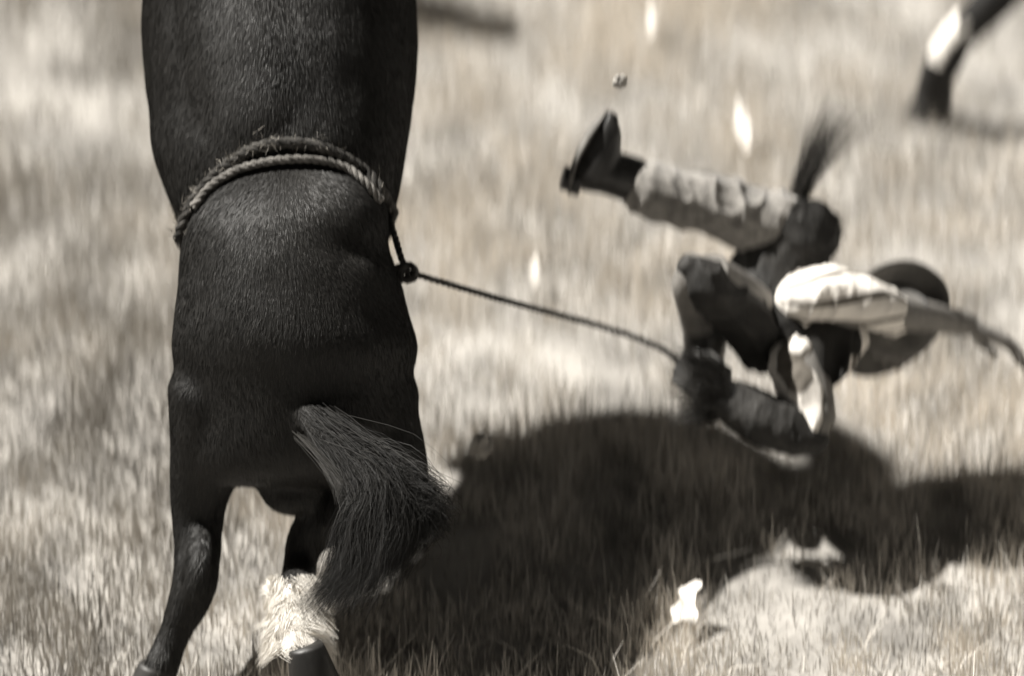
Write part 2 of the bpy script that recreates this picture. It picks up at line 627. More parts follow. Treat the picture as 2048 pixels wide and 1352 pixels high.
    a0 = dkd[np.floor(i0).astype(int)]
    ofs = rng.normal(0, 1, (n, 3)) - np.array(FW) * .6
    ofs /= np.linalg.norm(ofs, axis=1)[:, None]
    rootp = a0 + ofs * (np.interp(t, np.linspace(0, 1, 6), [.040, .032, .028, .024, .018, .010]) * 1.02)[:, None]
    # each hair swings out to the right, then falls and curls back in
    k = 9
    lk = rng.uniform(0, 1, 46)
    lki = rng.integers(0, 46, n)
    sp = np.clip(np.where(rng.uniform(0, 1, n) < .75, lk[lki] + rng.normal(0, .022, n), rng.uniform(-.1, 1.1, n)), -.15, 1.2)
    lkv = rng.normal(0, 1, (46, 2))
    ends_px = 650 + 180 * sp + rng.normal(0, 14, n)
    ends_py = 1205 - 165 * np.abs(sp) ** 2.2 + rng.normal(0, 16, n) + 20 * lkv[lki, 0]
    mid_px = 700 + 142 * sp + rng.normal(0, 10, n)
    mid_py = 1045 + rng.normal(0, 28, n) - 50 * sp
    dmid = 9.12 + rng.normal(0, .015, n) + .03 * lkv[lki, 1]
    dend = 9.16 + rng.normal(0, .045, n)
    e = np.array([list(PH(a, b, c)) for a, b, c in zip(ends_px, ends_py, dend)])
    m_ = np.array([list(PH(a, b, c)) for a, b, c in zip(mid_px + 20, mid_py, dmid)])
    s = np.linspace(0, 1, k)[None, :, None]
    rows = (1 - s) ** 2 * rootp[:, None] + 2 * s * (1 - s) * (m_ * 2 - (rootp + e) / 2)[:, None] + s ** 2 * e[:, None]
    rows += (np.stack([vnoise((rows * 9).reshape(-1, 3), 9 + q) for q in range(3)], 1).reshape(n, k, 3) * .034) * s
    rows += rng.normal(0, .012, (n, 1, 3)) * s ** 2
    v = np.clip(rng.lognormal(-4.8, .55, n), .003, .035)
    ribbons('tail_hair', rows, k, rng.uniform(.0005, .0018, n), np.stack([v, v * .945, v * .86], 1), M['hair'], root)['kind'] = 'stuff'
    # two tufts of lighter hair lying along the dock
    n = 1100
    q = rng.uniform(0, 1, n)
    side = np.where(rng.uniform(0, 1, n) < .65, 1, 0)
    s0 = np.array([list(PH(555 + 60 * a + 40 * b + r1, 836 + 30 * a + r2, 9.46)) for a, b, r1, r2 in zip(q, side, rng.normal(0, 6, n), rng.normal(0, 6, n))])
    s1 = np.array([list(PH(640 + 45 * b + 30 * a + r1, 905 - 10 * b + 30 * a + r2, 9.20)) for a, b, r1, r2 in zip(q, side, rng.normal(0, 8, n), rng.normal(0, 8, n))])
    s2 = np.array([list(PH(690 + 50 * b + r1, 975 + 25 * a + r2, 9.15)) for a, b, r1, r2 in zip(q, side, rng.normal(0, 10, n), rng.normal(0, 10, n))])
    s = np.linspace(0, 1, 7)[None, :, None]
    rows = (1 - s) ** 2 * s0[:, None] + 2 * s * (1 - s) * s1[:, None] + s ** 2 * s2[:, None]
    v = np.clip(rng.lognormal(-4.0, .5, n), .006, .08)
    ribbons('dock_hair', rows, 7, rng.uniform(.001, .002, n), np.stack([v, v * .945, v * .86], 1), M['hair'], root)['kind'] = 'stuff'
    # feather on the white pastern, in shaggy locks blown to the right
    n, nl = 9000, 130
    lock = rng.integers(0, nl, n)
    lt, lh = rng.uniform(0, 6.283, nl), rng.uniform(-1, 1, nl)
    th = lt[lock] + rng.normal(0, .22, n)
    hh = np.clip(lh[lock] + rng.normal(0, .10, n), -1.1, 1.1)
    b0 = np.array([list(PH(590 + 4 * h_ + 50 * math.cos(a), 1232 + 76 * h_, 9.485 - .066 * math.sin(a))) for a, h_ in zip(th, hh)])
    tl, td = rng.uniform(.02, .05, nl), rng.normal(0, .16, (nl, 3))
    cs = np.cos(lt)[lock]
    dirv = np.stack([np.where(cs < -.3, -.25, .55) + .2 * cs, -.35 * np.sin(lt)[lock], np.full(n, -.45)], 1) + td[lock] + rng.normal(0, .05, (n, 3))
    dirv /= np.linalg.norm(dirv, axis=1)[:, None]
    lc = np.array([b0[lock == i].mean(0) if (lock == i).any() else b0[0] for i in range(nl)])
    s = np.linspace(0, 1, 5)[None, :, None]
    ln = tl[lock] * rng.uniform(.7, 1.1, n)
    rows = b0[:, None] + (lc[lock] - b0)[:, None] * (.6 * s ** 1.5) + dirv[:, None] * (ln[:, None, None] * s) + np.array([0, 0, -.012]) * s * s
    v = np.clip(rng.normal(.74, .07, n), .45, .85)
    ribbons('pastern_feather', rows, 5, rng.uniform(.0009, .0018, n), np.stack([v, v * .955, v * .88], 1), M['white_strands'], root)['kind'] = 'stuff'
    return root, body


horse_root, horse_body = horse()
bm_ = bmesh.new()
bm_.from_mesh(horse_body.data)
HB = BVHTree.FromBMesh(bm_)
bm_.free()


def on_horse(px, py, lift, back=False):
    o = CAM if not back else PH(px, py, 14)
    tgt = PH(px, py, 9.5)
    d = (tgt - o).normalized()
    hit, nrm, _, _ = HB.ray_cast(o, d)
    if hit is None:
        return None
    return hit + nrm * lift


# ------------------------------------------------------------------ rope
def twisted(mb, pts, r, pitch, strands=3, sub=14):
    c = catmull([list(p) for p in pts], sub)
    # even spacing
    seg = np.linalg.norm(np.diff(c, axis=0), axis=1)
    L = np.concatenate([[0], np.cumsum(seg)])
    n = max(int(L[-1] / (pitch / 9)), 8)
    u = np.linspace(0, L[-1], n)
    c = np.stack([np.interp(u, L, c[:, i]) for i in range(3)], 1)
    t = np.gradient(c, axis=0)
    t /= np.linalg.norm(t, axis=1)[:, None]
    a = np.cross(t[0], [0.3, .2, 1.])
    A, B = [], []
    for i in range(n):
        a = a - t[i] * np.dot(a, t[i])
        a /= np.linalg.norm(a)
        A.append(a)
        B.append(np.cross(t[i], a))
    A, B = np.array(A), np.array(B)
    for s in range(strands):
        ph = u / pitch * 6.283 + s * 6.283 / strands
        q = c + (A * np.cos(ph)[:, None] + B * np.sin(ph)[:, None]) * r * .52
        mb.tube([tuple(x) for x in q], [r * .55] * n, sub=1, n=7)


def rope():
    top = [(366, 478), (378, 440), (402, 395), (438, 350), (482, 312), (530, 292), (580, 287), (632, 294), (684, 316), (726, 350), (756, 388), (778, 424)]
    pts = []
    for px, py in top:
        p = on_horse(px, py, .010)
        if p is None:
            p = PH(px, py, 9.58)
        pts.append(p)
    root = empty('rope', pts[6], 'dark rope tied round the rearing horse and pulled taut to the thrown rider', 'rope')
    # hidden half below the belly
    low = [(760, 470), (690, 500), (570, 515), (450, 505), (385, 492)]
    back = []
    for px, py in low:
        p = on_horse(px, py, .012, True)
        back.append(p if p is not None else PH(px, py, 9.8))
    mb = MB()
    twisted(mb, pts, .0125, .07)
    twisted(mb, [pts[-1], PH(776, 452, 9.70)] + back + [pts[0]], .0120, .07)
    link('loin_loop', mb.mesh('loop'), M['rope'], root)
    mb = MB()
    p2 = []
    for px, py in [(396, 418), (430, 378), (478, 345), (530, 328), (590, 320), (640, 324), (690, 345), (724, 372), (752, 404)]:
        p = on_horse(px, py, .012)
        p2.append(p if p is not None else PH(px, py, 9.5))
    twisted(mb, p2, .0095, .055)
    link('lit_strand', mb.mesh('strand'), M['rope_lit'], root)  # looser second strand; the lit underside is put into its paler colour
    kn = PH(815, 545, 9.50)
    mb = MB()
    twisted(mb, [pts[-1], PH(783, 448, 9.55), PH(792, 480, 9.52), PH(803, 518, 9.50), kn], .0075, .045)
    link('side_strand', mb.mesh('sides'), M['rope'], root)
    mb = MB()
    ring = []
    for k in range(26):
        a = k / 25 * 6.283 * 2
        ring.append(kn + RT * (.017 * math.cos(a) + .002 * k / 25) + UPV * (.017 * math.sin(a)) + FW * (.012 * math.cos(a * .5)))
    twisted(mb, ring, .0075, .05, sub=3)
    eye = [PH(806 + 14 * math.cos(a) - 4, 546 + 15 * math.sin(a), 9.5) for a in np.linspace(0, 6.283, 14)]
    twisted(mb, eye, .006, .04, sub=3)
    link('knot', mb.mesh('knot'), M['rope'], root)
    mb = MB()
    lead = [(822, 546, 9.50), (900, 569, 9.55), (1000, 598, 9.64), (1100, 625, 9.75), (1200, 652, 9.83), (1290, 682, 9.86), (1345, 712, 9.87), (1378, 748, 9.87), (1398, 790, 9.88), (1402, 845, 9.89)]
    twisted(mb, [PH(*q) for q in lead], .0072, .045)
    link('lead_line', mb.mesh('lead'), M['rope'], root)
    # loose fibres
    n = 700
    cl = catmull([list(p) for p in pts], 20)
    i = rng.integers(0, len(cl), n)
    i = np.where(rng.uniform(0, 1, n) < .6, i // 2, i)
    b0 = cl[i] + rng.normal(0, .010, (n, 3))
    dv = rng.normal(0, 1, (n, 3))
    dv /= np.linalg.norm(dv, axis=1)[:, None]
    s = np.linspace(0, 1, 4)[None, :, None]
    rows = b0[:, None] + dv[:, None] * (rng.uniform(.008, .026, n)[:, None, None] * s)
    v = rng.uniform(.04, .3, n)
    ribbons('loose_fibre', rows, 4, np.full(n, .0016), np.stack([v, v * .93, v * .82], 1), M['hair'], root)['kind'] = 'stuff'


rope()

# ------------------------------------------------------------------ thrown rider
def hand(mb, wrist, direction, palm_n, curl, size=1.0, flip=1):
    """palm and five fingers; direction: wrist to knuckles, palm_n: out of the palm"""
    d = Vector(direction).normalized()
    n = Vector(palm_n)
    n = (n - d * n.dot(d)).normalized()
    s = d.cross(n) * flip
    k = size
    for j, off in enumerate((-.030, -.010, .010, .029)):
        mb.tube([wrist + s * off * .5 * k, wrist + d * .045 * k + s * off * .85 * k, wrist + d * .088 * k + s * off * k], [.015 * k, .0145 * k, .012 * k], n=8)
    for off, ln, a0 in ((-.030, .070, curl * .9), (-.010, .080, curl), (.010, .074, curl * 1.05), (.029, .058, curl * 1.15)):
        p = wrist + d * .090 * k + s * off * k
        pts, ang = [p], a0 * .5
        for seg, da in ((.42, a0), (.32, a0 * .9), (.26, a0 * .6)):
            p = p + (d * math.cos(ang) + n * math.sin(ang)) * ln * seg * k
            pts.append(p)
            ang += da
        mb.tube(pts, [.0098 * k, .0092 * k, .0086 * k, .007 * k], n=8)
    p = wrist + d * .03 * k - s * .026 * k
    q = p + (d * .55 - s * .7 + n * .3) * .042 * k
    mb.tube([p, q, q + (d * .8 - s * .1 + n * .55 * min(curl, 1)) * .034 * k, q + (d * .8 + s * .25 + n * .8 * min(curl, 1)) * .056 * k], [.014 * k, .0125 * k, .0105 * k, .0085 * k], n=8)


def PR(px, py, d):
    return P(px, py, d + .20)          # the rider


def PA(px, py, d):
    return P(px, py, d + .33)          # the raised leg lies beyond the body


def rider():
    J = dict(
        pel=PR(1535, 625, 10.06), wst=PR(1580, 650, 10.05), chs=PR(1635, 672, 10.05), nck=PR(1700, 668, 10.10), hed=PR(1752, 650, 10.13),
        hipA=PR(1530, 575, 10.06), kneA=PA(1588, 462, 9.92), ankA=PA(1272, 362, 9.84), heel=PA(1168, 362, 9.82), toeA=PA(1215, 280, 9.80),
        hipC=PR(1520, 650, 10.00), kneC=PR(1392, 548, 9.80), ankC=PR(1412, 690, 10.12), toeC=PR(1405, 752, 10.10),
        shR=PR(1605, 705, 9.93), elR=PR(1622, 862, 9.86), wrR=PR(1452, 796, 9.84), haR=PR(1382, 750, 9.84),
        shL=PR(1618, 606, 9.93), elL=PR(1762, 620, 9.92), wrL=PR(1935, 648, 10.16), haL=PR(2025, 690, 10.18))
    root = empty('person', G(1600, 930), 'person in pale trousers, dark vest and wide hat thrown backwards, gripping the rope', 'person')
    # ---- body
    mb = MB()
    mb.tube([J['pel'], J['wst'], J['chs'], PR(1668, 670, 10.07)], [.11, .10, .115, .08], flat=.85)
    mb.tube([PR(1668, 670, 10.07), J['nck'], PR(1730, 660, 10.12)], [.065, .055, .05])
    # head: long axis along the neck, face turned to the left and down
    ax = (J['hed'] - J['nck']).normalized()
    face = Vector((-.35, -.75, -.55))
    face = (face - ax * face.dot(ax)).normalized()
    sd = ax.cross(face)
    hc = J['hed'] + ax * .03
    mb.ball(hc, .075, .095, .11, axes=[sd, face, ax])
    mb.ball(hc - ax * .06 + face * .02, .055, .062, .06, axes=[sd, face, ax])
    mb.tube([hc + face * .088 + ax * .01, hc + face * .108 - ax * .018, hc + face * .092 - ax * .028], [.009, .013, .009], n=8)      # nose
    mb.tube([hc + face * .082 - ax * .052 + sd * .02, hc + face * .088 - ax * .052, hc + face * .082 - ax * .052 - sd * .02], [.007, .009, .007], n=8)
    for s in (-1, 1):
        mb.ball(hc + sd * s * .076 - face * .005, .012, .022, .032, axes=[sd, face, ax], n=10)
        mb.tube([hc + face * .09 + sd * s * .018 + ax * .022, hc + face * .083 + sd * s * .045 + ax * .02], [.009, .008], n=8)     # brows
    for side in 'AC':
        mb.tube([J['hip' + side], J['kne' + side], J['ank' + side]], [.08, .055, .042])
    mb.tube([J['ankA'], J['heel'].lerp(J['toeA'], .4), J['toeA']], [.04, .036, .028])
    mb.tube([J['ankC'], J['toeC']], [.04, .03])
    for side in 'RL':
        mb.tube([J['chs'], J['sh' + side], J['el' + side], J['wr' + side]], [.09, .06, .045, .030])
    hand(mb, J['wrR'], J['haR'] - J['wrR'], (0.1, .8, -.6), .95, .9)
    hand(mb, J['wrL'], J['haL'] - J['wrL'], (.2, -.5, -.8), .35, 1.05, -1)
    me = fuse(mb, 'person_body', .0052, 3)
    link('body', me, M['skin'], root)
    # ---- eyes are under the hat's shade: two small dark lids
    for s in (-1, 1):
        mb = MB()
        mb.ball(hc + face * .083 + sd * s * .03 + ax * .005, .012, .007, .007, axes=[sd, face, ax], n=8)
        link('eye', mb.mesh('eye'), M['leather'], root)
    # ---- shirt
    mb = MB()
    mb.tube([J['wst'], J['chs'], PR(1672, 664, 10.07)], [.115, .135, .085], flat=.85)
    mb.tube([PR(1630, 650, 10.04), PR(1606, 606, 9.93), PR(1645, 590, 9.87), PR(1700, 592, 9.86), PR(1742, 608, 9.88), PR(1790, 630, 9.97)], [.085, .066, .064, .060, .054, .046])
    mb.tube([PR(1640, 680, 10.02), J['shR'], PR(1585, 735, 9.91), PR(1604, 795, 9.88), PR(1616, 850, 9.865), PR(1575, 855, 9.85), PR(1480, 818, 9.84)], [.085, .062, .055, .054, .050, .048, .042])
    me = fuse(mb, 'shirt', .0052, 4)
    folds(me, .009, 15, (.9, 0, -.25), 51, .5)
    displace(me, .005, 11, 52)
    # stripes run along each sleeve: angle round the sleeve's axis
    co = get_co(me)
    a, b = np.array(PR(1560, 590, 9.94)), np.array(PR(1790, 628, 9.99))
    axv = (b - a) / np.linalg.norm(b - a)
    mid = np.array(J['elL'])
    r = co - a
    s = np.clip(r @ axv, 0, 10)
    u = np.cross(axv, [0, 0, 1.])
    u /= np.linalg.norm(u)
    w = np.cross(axv, u)
    ang = np.arctan2(r @ w, r @ u) + s * 2.2
    at = me.attributes.new('stripe', 'FLOAT', 'POINT')
    at.data.foreach_set('value', (np.sin(ang * 14) * .5 + .5).astype(np.float32))
    link('shirt', me, M['shirt'], root)
    # dark gauntlet sleeve guard on the rope arm
    mb = MB()
    mb.tube([PR(1622, 878, 9.85), PR(1585, 862, 9.845), PR(1530, 836, 9.84), PR(1470, 806, 9.835), PR(1420, 784, 9.835)], [.044, .064, .068, .060, .050], flat=.85)
    me = fuse(mb, 'guard', .0052, 3)
    folds(me, .006, 15, (-.85, 0, .4), 77, .5)
    displace(me, .006, 9, 78)
    g = link('forearm_guard', me, M['chaps'], root)
    n = 2200
    th = rng.uniform(0, 6.283, n)
    b0 = np.array([list(PR(1425 + rng.uniform(-5, 40), 786 + 48 * math.sin(a), 9.835 + .05 * math.cos(a))) for a in th])
    dv = np.stack([-1 + rng.normal(0, .15, n), rng.normal(0, .2, n), .22 + rng.normal(0, .14, n) - .3 * np.sin(th)], 1)
    s = np.linspace(0, 1, 5)[None, :, None]
    rows = b0[:, None] + dv[:, None] * (rng.uniform(.03, .11, n)[:, None, None] * s)
    v = rng.uniform(.012, .04, n)
    ribbons('fringe', rows, 5, rng.uniform(.0008, .0018, n), np.stack([v, v * .945, v * .86], 1), M['hair'], g)['kind'] = 'stuff'
    # ---- vest
    mb = MB()
    mb.tube([PR(1545, 618, 10.04), PR(1592, 648, 10.00), PR(1640, 668, 9.99), PR(1668, 668, 10.0)], [.12, .125, .115, .08], flat=.9)
    mb.tube([PR(1600, 655, 10.0), PR(1630, 700, 9.99), PR(1650, 730, 9.98)], [.09, .075, .05])
    # loose front panel hanging to a corner
    base = len(mb.v)
    me = fuse(mb, 'vest', .006, 4)
    folds(me, .010, 9, (.8, 0, -.6), 61, .5)
    v_ = link('vest', me, M['vest'], root)
    mb = MB()
    grid = []
    for i in range(13):
        s = i / 12
        rowl = []
        for j in range(13):
            t = j / 12
            px = (1565 + 72 * s) * (1 - t) + (1712 - 16 * s) * t
            py = (640 + 146 * s) * (1 - t) + (640 + 105 * s) * t + 8 * math.sin(t * 3.1) * s
            rowl.append(PR(px, py, 9.90 + .018 * math.sin(t * 9 + s * 3) * s - .03 * math.sin(t * 3.14)))
        grid.append(rowl)
    for off in (0, .007):
        b = len(mb.v)
        for rowl in grid:
            mb.v.extend([tuple(p + FW * off) for p in rowl])
        for i in range(12):
            for j in range(12):
                q = (b + i * 13 + j, b + i * 13 + j + 1, b + (i + 1) * 13 + j + 1, b + (i + 1) * 13 + j)
                mb.f.append(q if off == 0 else q[::-1])
    edge = [i for i in range(13)] + [i * 13 + 12 for i in range(1, 13)] + [12 * 13 + j for j in range(11, -1, -1)] + [i * 13 for i in range(11, 0, -1)]
    for a, b in zip(edge, edge[1:] + edge[:1]):
        mb.f.append((a, a + 169, b + 169, b))
    link('vest_front', mb.mesh('vest_front'), M['vest'], v_)
    # ---- trousers
    mb = MB()
    mb.tube([PR(1515, 600, 10.06), J['pel'], J['wst']], [.11, .115, .105], flat=.9)
    mb.tube([J['hipA'], PR(1562, 520, 10.05), J['kneA'], PA(1520, 442, 9.90), PA(1430, 414, 9.87), PA(1340, 386, 9.85), PA(1292, 370, 9.842)], [.095, .085, .082, .080, .075, .069, .066])
    mb.tube([J['hipC'], PR(1450, 598, 9.86), PR(1402, 556, 9.81), PR(1398, 585, 9.90), PR(1402, 630, 9.99), J['ankC']], [.085, .050, .042, .042, .042, .040])
    me = fuse(mb, 'trousers', .0052, 3)
    folds(me, .014, 13, (.75, 0, .45), 81, .6)
    link('trousers', me, M['denim'], root)
    # ---- chaps over both thighs
    mb = MB()
    mb.tube([PR(1525, 600, 10.03), PR(1552, 535, 10.05), PA(1588, 486, 9.928), PA(1596, 474, 9.92), PA(1582, 464, 9.915)], [.105, .098, .098, .096, .094])
    mb.tube([PR(1540, 668, 10.0), PR(1505, 645, 9.94), PR(1455, 600, 9.86), PR(1420, 566, 9.80), PR(1396, 545, 9.785), PR(1380, 534, 9.78)], [.10, .074, .062, .057, .050, .034])
    me = fuse(mb, 'chaps', .0052, 3)
    folds(me, .014, 13, (.75, 0, .45), 81, .6)
    c_ = link('chaps', me, M['chaps'], root)
    n = 2600
    q = rng.uniform(0, 1, n)
    b0 = np.array([list(PA(1632 - 45 * a + rng.normal(0, 12), 430 + 100 * a + rng.normal(0, 8), 9.87 + rng.uniform(0, .12))) for a in q])
    dv = np.stack([.9 + rng.normal(0, .25, n), rng.normal(0, .3, n), -.25 - .5 * q + rng.normal(0, .22, n)], 1)
    dv /= np.linalg.norm(dv, axis=1)[:, None]
    s = np.linspace(0, 1, 5)[None, :, None]
    rows = b0[:, None] + dv[:, None] * (rng.uniform(.02, .07, n)[:, None, None] * s) + np.array([0, 0, -.015]) * s * s
    v = rng.uniform(.012, .06, n)
    ribbons('fringe', rows, 5, rng.uniform(.001, .0022, n), np.stack([v, v * .945, v * .86], 1), M['hair'], c_)['kind'] = 'stuff'
    # ---- boots
    mb = MB()
    mb.tube([PA(1284, 367, 9.842), PA(1262, 359, 9.84), PA(1235, 350, 9.83), PA(1205, 342, 9.825), PA(1180, 345, 9.825)], [.052, .054, .053, .052, .048])
    mb.tube([PA(1192, 345, 9.82), PA(1196, 318, 9.81), PA(1204, 286, 9.80), PA(1214, 256, 9.79), PA(1222, 236, 9.785)], [.052, .052, .046, .036, .018], flat=.85)
    me = fuse(mb, 'boot', .005, 5)
    creases(me, [(PA(1225, 340, 9.7), PA(1318, 376, 9.755) - PA(1180, 345, 9.72), .03, .06)], .003)
    b_ = link('boot', me, M['leather'], root)
    mb = MB()
    mb.tube([PA(1140, 372, 9.825), PA(1142, 352, 9.82), PA(1152, 322, 9.81), PA(1166, 290, 9.80), PA(1186, 256, 9.79), PA(1208, 228, 9.785)], [.026, .040, .034, .040, .040, .016], flat=.2, hint=(1, 0, 0))
    link('sole', mb.mesh('sole'), M['sole'], b_)
    mb = MB()
    hx = Vector((-.95, 0, .28)).normalized()
    hu = hx.cross(Vector((0, 1, 0))).normalized()
    hc0 = PA(1152, 362, 9.825)
    mb.rings([[hc0 + hx * q + hu * (.030 * k_ * math.cos(a)) + Vector((0, 1, 0)) * (.032 * k_ * math.sin(a)) for a in np.linspace(0, 6.283, 20, endpoint=False)] for q, k_ in ((-.01, 1.1), (.006, 1.05), (.02, .95), (.03, .94), (.032, .9))])
    link('heel', mb.mesh('heel'), M['leather'], b_)
    mb = MB()
    mb.tube([PR(1412, 650, 10.02), PR(1410, 690, 10.06), PR(1408, 715, 10.08)], [.055, .05, .048])
    mb.tube([PR(1408, 710, 10.08), PR(1402, 735, 10.02), PR(1396, 757, 9.95)], [.047, .042, .026])
    me = fuse(mb, 'boot', .006, 3)
    link('boot', me, M['leather'], root)
    # ---- gloved rope hand
    mb = MB()
    hand(mb, J['wrR'], J['haR'] - J['wrR'], (0.1, .8, -.6), .95, 1.04)
    me = fuse(mb, 'glove', .005, 2)
    link('glove', me, M['glove'], root)
    # ---- hat: brim and crown, crown tipped towards the camera and right
    hax = Vector((.52, -.78, .10)).normalized()
    u = hax.cross(Vector((0, 0, 1))).normalized()
    v = hax.cross(u)
    c0 = PR(1770, 634, 10.06)
    mb = MB()
    N = 56
    rr_top, rr_bot = [], []
    for rad, hgt in ((.078, .004), (.10, .0), (.125, .002), (.135, .008), (.148, .020)):
        for lst, off in ((rr_top, .003), (rr_bot, -.003)):
            lst.append([c0 + u * (rad * 1.10 * math.cos(a)) + v * (rad * .95 * math.sin(a)) + hax * (off + hgt * (.4 + 1.1 * math.cos(a) ** 2)) for a in np.linspace(0, 6.283, N, endpoint=False)])
    mb.rings(rr_bot + rr_top[::-1] + [rr_bot[0]], cap=False)
    h_ = link('hat', mb.mesh('brim'), M['felt'], root)
    mb = MB()
    rr = []
    for s, k in ((-.006, 1.0), (.02, 1.0), (.05, .97), (.08, .93), (.10, .86), (.112, .70), (.108, .45), (.098, .2)):
        ring = []
        for a in np.linspace(0, 6.283, 40, endpoint=False):
            pinch = 1 - .16 * (s > .06) * math.exp(-((math.cos(a) - .75) / .35) ** 2) * abs(math.sin(a))
            dent = -.022 * max(0, s - .05) / .06 * math.exp(-(math.sin(a) * k / .45) ** 2)
            ring.append(c0 + u * (.092 * k * math.cos(a) * pinch) + v * (.079 * k * math.sin(a) * pinch) + hax * (s + dent))
        rr.append(ring)
    mb.rings(rr)
    link('crown', mb.mesh('crown'), M['felt'], h_)
    mb = MB()
    rr = []
    for s, k in ((.002, 1.012), (.004, 1.03), (.024, 1.03), (.026, 1.008)):
        rr.append([c0 + u * (.092 * k * math.cos(a)) + v * (.079 * k * math.sin(a)) + hax * s for a in np.linspace(0, 6.283, 40, endpoint=False)])
    mb.rings(rr, cap=False)
    link('hat_band', mb.mesh('band'), M['leather'], h_)
    # neckerchief knot
    mb = MB()
    mb.tube([PR(1690, 630, 10.0), PR(1715, 650, 9.98), PR(1730, 680, 9.98), PR(1718, 706, 10.0)], [.018, .02, .018, .012], flat=.5)
    me = mb.mesh('scarf')
    link('neckerchief', me, M['paper'], root)
    return J


JN = rider()


# ------------------------------------------------------------------ strap flying above the knee
def strap():
    root = empty('horsehair_whisk', PA(1580, 445, 9.93), "dark horsehair whisk flying up above the thrown rider's knee", 'whisk')
    mb = MB()
    mb.tube([PA(1574, 452, 9.93), PA(1586, 425, 9.91), PA(1598, 398, 9.895)], [.012, .015, .013], n=12)
    link('handle', mb.mesh('handle'), M['chaps'], root)
    n, k = 520, 8
    f = rng.normal(0, .75, n)
    ln = rng.uniform(.45, 1, n)
    tip = np.array([list(PA(1598 + (100 + 42 * a) * b, 398 - (205 - 22 * a) * b, 9.88 + r)) for a, b, r in zip(f, ln, rng.normal(0, .03, n))])
    b0 = np.array([list(PA(1592 + r1, 410 + r2, 9.89)) for r1, r2 in zip(rng.normal(0, 8, n), rng.normal(0, 8, n))])
    mid = (b0 + tip) / 2 + np.array([[-.012, 0, .012]]) * (1 + rng.normal(0, .6, (n, 1)))
    s = np.linspace(0, 1, k)[None, :, None]
    rows = (1 - s) ** 2 * b0[:, None] + 2 * s * (1 - s) * mid[:, None] + s ** 2 * tip[:, None]
    v = rng.uniform(.012, .05, n)
    ribbons('hair', rows, k, rng.uniform(.0007, .0013, n), np.stack([v, v * .945, v * .86], 1), M['hair'], root)['kind'] = 'stuff'


strap()


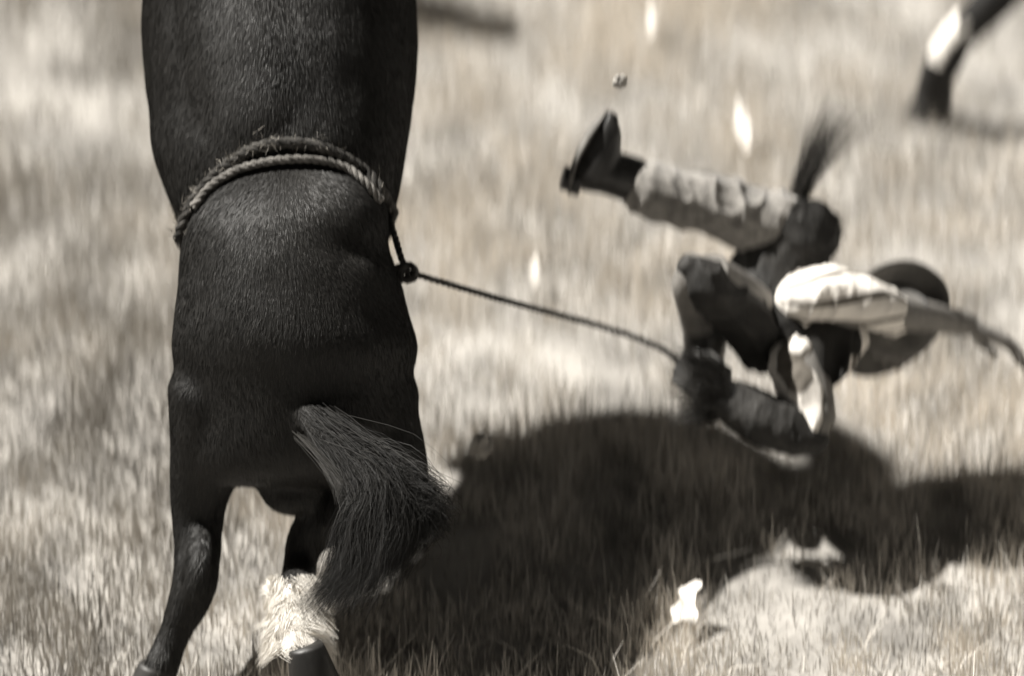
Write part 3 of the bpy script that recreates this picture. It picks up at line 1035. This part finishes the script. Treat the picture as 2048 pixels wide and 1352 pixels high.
# ------------------------------------------------------------------ standing horses at the edge of the fray
def standing_horse(label, loc, rot, stretch, group):
    """faces -X; loc is where the stretched fore hoof stands"""
    root = empty('horse', loc, label, 'horse', group)
    mb = MB()
    V = Vector
    mb.loft([(V((.38, .22, 1.02)), .03, .03), (V((.42, .22, 1.02)), .14, .18), (V((.6, .22, 1.0)), .24, .30), (V((.95, .22, .98)), .29, .32), (V((1.3, .22, 1.0)), .26, .29), (V((1.58, .22, 1.06)), .24, .26), (V((1.75, .22, 1.06)), .14, .18), (V((1.80, .22, 1.05)), .03, .05)], (0, 1, 0), (0, 0, 1))
    mb.tube([V((.62, .22, 1.12)), V((.40, .22, 1.25)), V((.18, .22, 1.42)), V((.0, .22, 1.58))], [.24, .19, .145, .11], flat=.7)
    mb.tube([V((.0, .22, 1.60)), V((-.12, .22, 1.55)), V((-.28, .22, 1.38)), V((-.40, .22, 1.24))], [.11, .10, .07, .058], flat=.8)
    for s in (-1, 1):
        mb.tube([V((.0, .22 + s * .06, 1.66)), V((.0, .22 + s * .075, 1.74)), V((-.01, .22 + s * .075, 1.80))], [.028, .03, .006], n=10)
    feet = []
    # stretched near foreleg: hoof at the origin
    mb.tube([V((.50, .10, .98)), V((.43, .08, .80)), V((.33, .04, .60)), V((.27, .02, .47)), V((.17, .0, .34)), V((.07, .0, .23)), V((.045, .0, .18)), V((.02, .0, .11)), V((.012, 0, .07))], [.13, .10, .074, .064, .056, .046, .052, .045, .044])
    feet.append((V((.0, 0, 0)), V((.3, 0, 1))))
    mb.tube([V((.56, .36, .98)), V((.58, .37, .80)), V((.62, .37, .62)), V((.63, .37, .48)), V((.66, .37, .34)), V((.68, .37, .18)), V((.67, .37, .11)), V((.65, .37, .07))], [.12, .09, .066, .056, .04, .034, .042, .038])
    feet.append((V((.63, .37, 0)), V((.1, 0, 1))))
    for yy, dx in ((.10, .06), (.35, -.10)):
        mb.tube([V((1.58, yy, 1.0)), V((1.56 + dx * .5, yy, .80)), V((1.64 + dx, yy, .62)), V((1.76 + dx, yy, .46)), V((1.75 + dx, yy, .34)), V((1.73 + dx, yy, .19)), V((1.70 + dx, yy, .11)), V((1.68 + dx, yy, .07))], [.17, .13, .085, .06, .045, .037, .044, .038])
        feet.append((V((1.66 + dx, yy, 0)), V((.1, 0, 1))))
    me = fuse(mb, 'standing_horse', .012, 4)
    me.materials.append(M['hide'])
    me.materials.append(M['white_hair'])
    cen = np.empty(len(me.polygons) * 3)
    me.polygons.foreach_get('center', cen)
    cen = cen.reshape(-1, 3)
    me.polygons.foreach_set('material_index', ((cen[:, 2] < .29 + .03 * vnoise(cen * 30, 6)) & (cen[:, 2] > .19 + .02 * vnoise(cen * 40, 7)) & (cen[:, 0] < np.interp(cen[:, 2], [.07, .11, .18, .23, .34, .47], [.012, .02, .045, .07, .17, .27]) - .022) & (cen[:, 0] < .3)).astype(np.int32))  # white pastern limited to one face: sunlit edge put into the colour
    b = link('body', me, None, None)
    b.parent = root
    for f, ax in feet:
        ax = ax.normalized()
        h = MB()
        rr = []
        for s, k in ((-.0, 1.1), (.006, 1.12), (.04, .96), (.075, .82), (.082, .74)):
            rr.append([f + V((0, 0, s)) + V((ax.x * s, 0, 0)) + V((.052 * k * 1.1 * math.cos(a), .052 * k * math.sin(a), 0)) for a in np.linspace(0, 6.283, 22, endpoint=False)])
        h.rings(rr)
        link('hoof', h.mesh('hoof'), M['hoof']).parent = root
    n = 500
    b0 = np.stack([np.full(n, 1.78) + rng.normal(0, .02, n), .22 + rng.normal(0, .03, n), 1.12 + rng.normal(0, .03, n)], 1)
    s = np.linspace(0, 1, 6)[None, :, None]
    e = b0 + np.stack([.14 + rng.normal(0, .05, n), rng.normal(0, .05, n), -.62 + rng.normal(0, .08, n)], 1)
    m_ = (b0 + e) / 2 + np.array([.10, 0, .1])
    rows = (1 - s) ** 2 * b0[:, None] + 2 * s * (1 - s) * m_[:, None] + s ** 2 * e[:, None]
    v = np.clip(rng.lognormal(-3.8, .4, n), .008, .08)
    t = ribbons('tail_hair', rows, 6, np.full(n, .005), np.stack([v, v * .945, v * .86], 1), M['hair'])
    t.parent = root
    t['kind'] = 'stuff'
    root.rotation_euler.z = rot
    return root


standing_horse('dark horse with a white pastern coloured on the sunlit side, only one foreleg showing at the upper right edge', G(1852, 235), math.radians(10), 1, 'horses standing off')
standing_horse('dark horse standing off, whose shadow falls behind the rearing horse', Vector((-1.12, 11.68, 0)), math.radians(155), 1, 'horses standing off')


# ------------------------------------------------------------------ scraps and clods
def scrap(px, py, w, h, label, z=.05, rot=0.0, seed=1):
    r = random.Random(seed)
    c = G(px, py, z)
    mb = MB()
    nx, ny = 5, 9
    R = Matrix.Rotation(rot, 3, 'Z')
    tear = [[r.uniform(-.18, .18) for _ in range(2)] for _ in range(ny)]
    for off in (0, .0012):
        b = len(mb.v)
        for j in range(ny):
            for i in range(nx):
                s, t = i / (nx - 1) - .5, j / (ny - 1) - .5
                wx = w * (s + (tear[j][0] if i == 0 else tear[j][1] if i == nx - 1 else 0) * .6) * (1 - .3 * abs(t * 2) ** 3 + .25 * math.sin(t * 7 + seed))
                zz = h * t
                p = R @ Vector((wx, zz * 1.1, .012 * math.sin(t * 5 + s * 4 + seed) + .65 * zz))
                mb.v.append(tuple(c + p + Vector((0, 0, off))))
        for j in range(ny - 1):
            for i in range(nx - 1):
                q = (b + j * nx + i, b + j * nx + i + 1, b + (j + 1) * nx + i + 1, b + (j + 1) * nx + i)
                mb.f.append(q)
    o = link('paper_scrap', mb.mesh('scrap'), M['paper'])
    recentre(o)
    tag(o, label, 'paper scrap', 'paper scraps in the grass')


scrap(1487, 248, .036, .105, "torn white paper scrap upright in the grass beyond the rider's raised leg", .075, .1, 1)
scrap(1306, 32, .026, .075, 'torn white paper scrap at the top edge of the picture', .07, -.1, 2)
scrap(1071, 540, .026, .055, 'small pale paper scrap in the grass above the taut rope', .06, .2, 3)
scrap(1374, 1208, .050, .075, 'crumpled white scrap in the grass at the edge of the big shadow', .07, -.2, 4)


def clod(px, py, d, r, label, seed):
    mb = MB()
    mb.ball((0, 0, 0), r, r * .8, r * 1.1, n=20)
    me = fuse(mb, 'clod', r / 9, 1)
    displace(me, r * .3, 1.2 / r, seed)
    o = link('clod', me, M['clod'])
    for v in me.vertices:
        v.co += P(px, py, d)
    recentre(o)
    tag(o, label, 'clod', 'clods of earth')


clod(1241, 162, 9.8, .016, "dark clod of earth flung up above the rider's boot", 3)
clod(960, 892, 10.0, .026, 'small rough lump left of the big shadow', 5)  # small rough lump in a mid brown tone
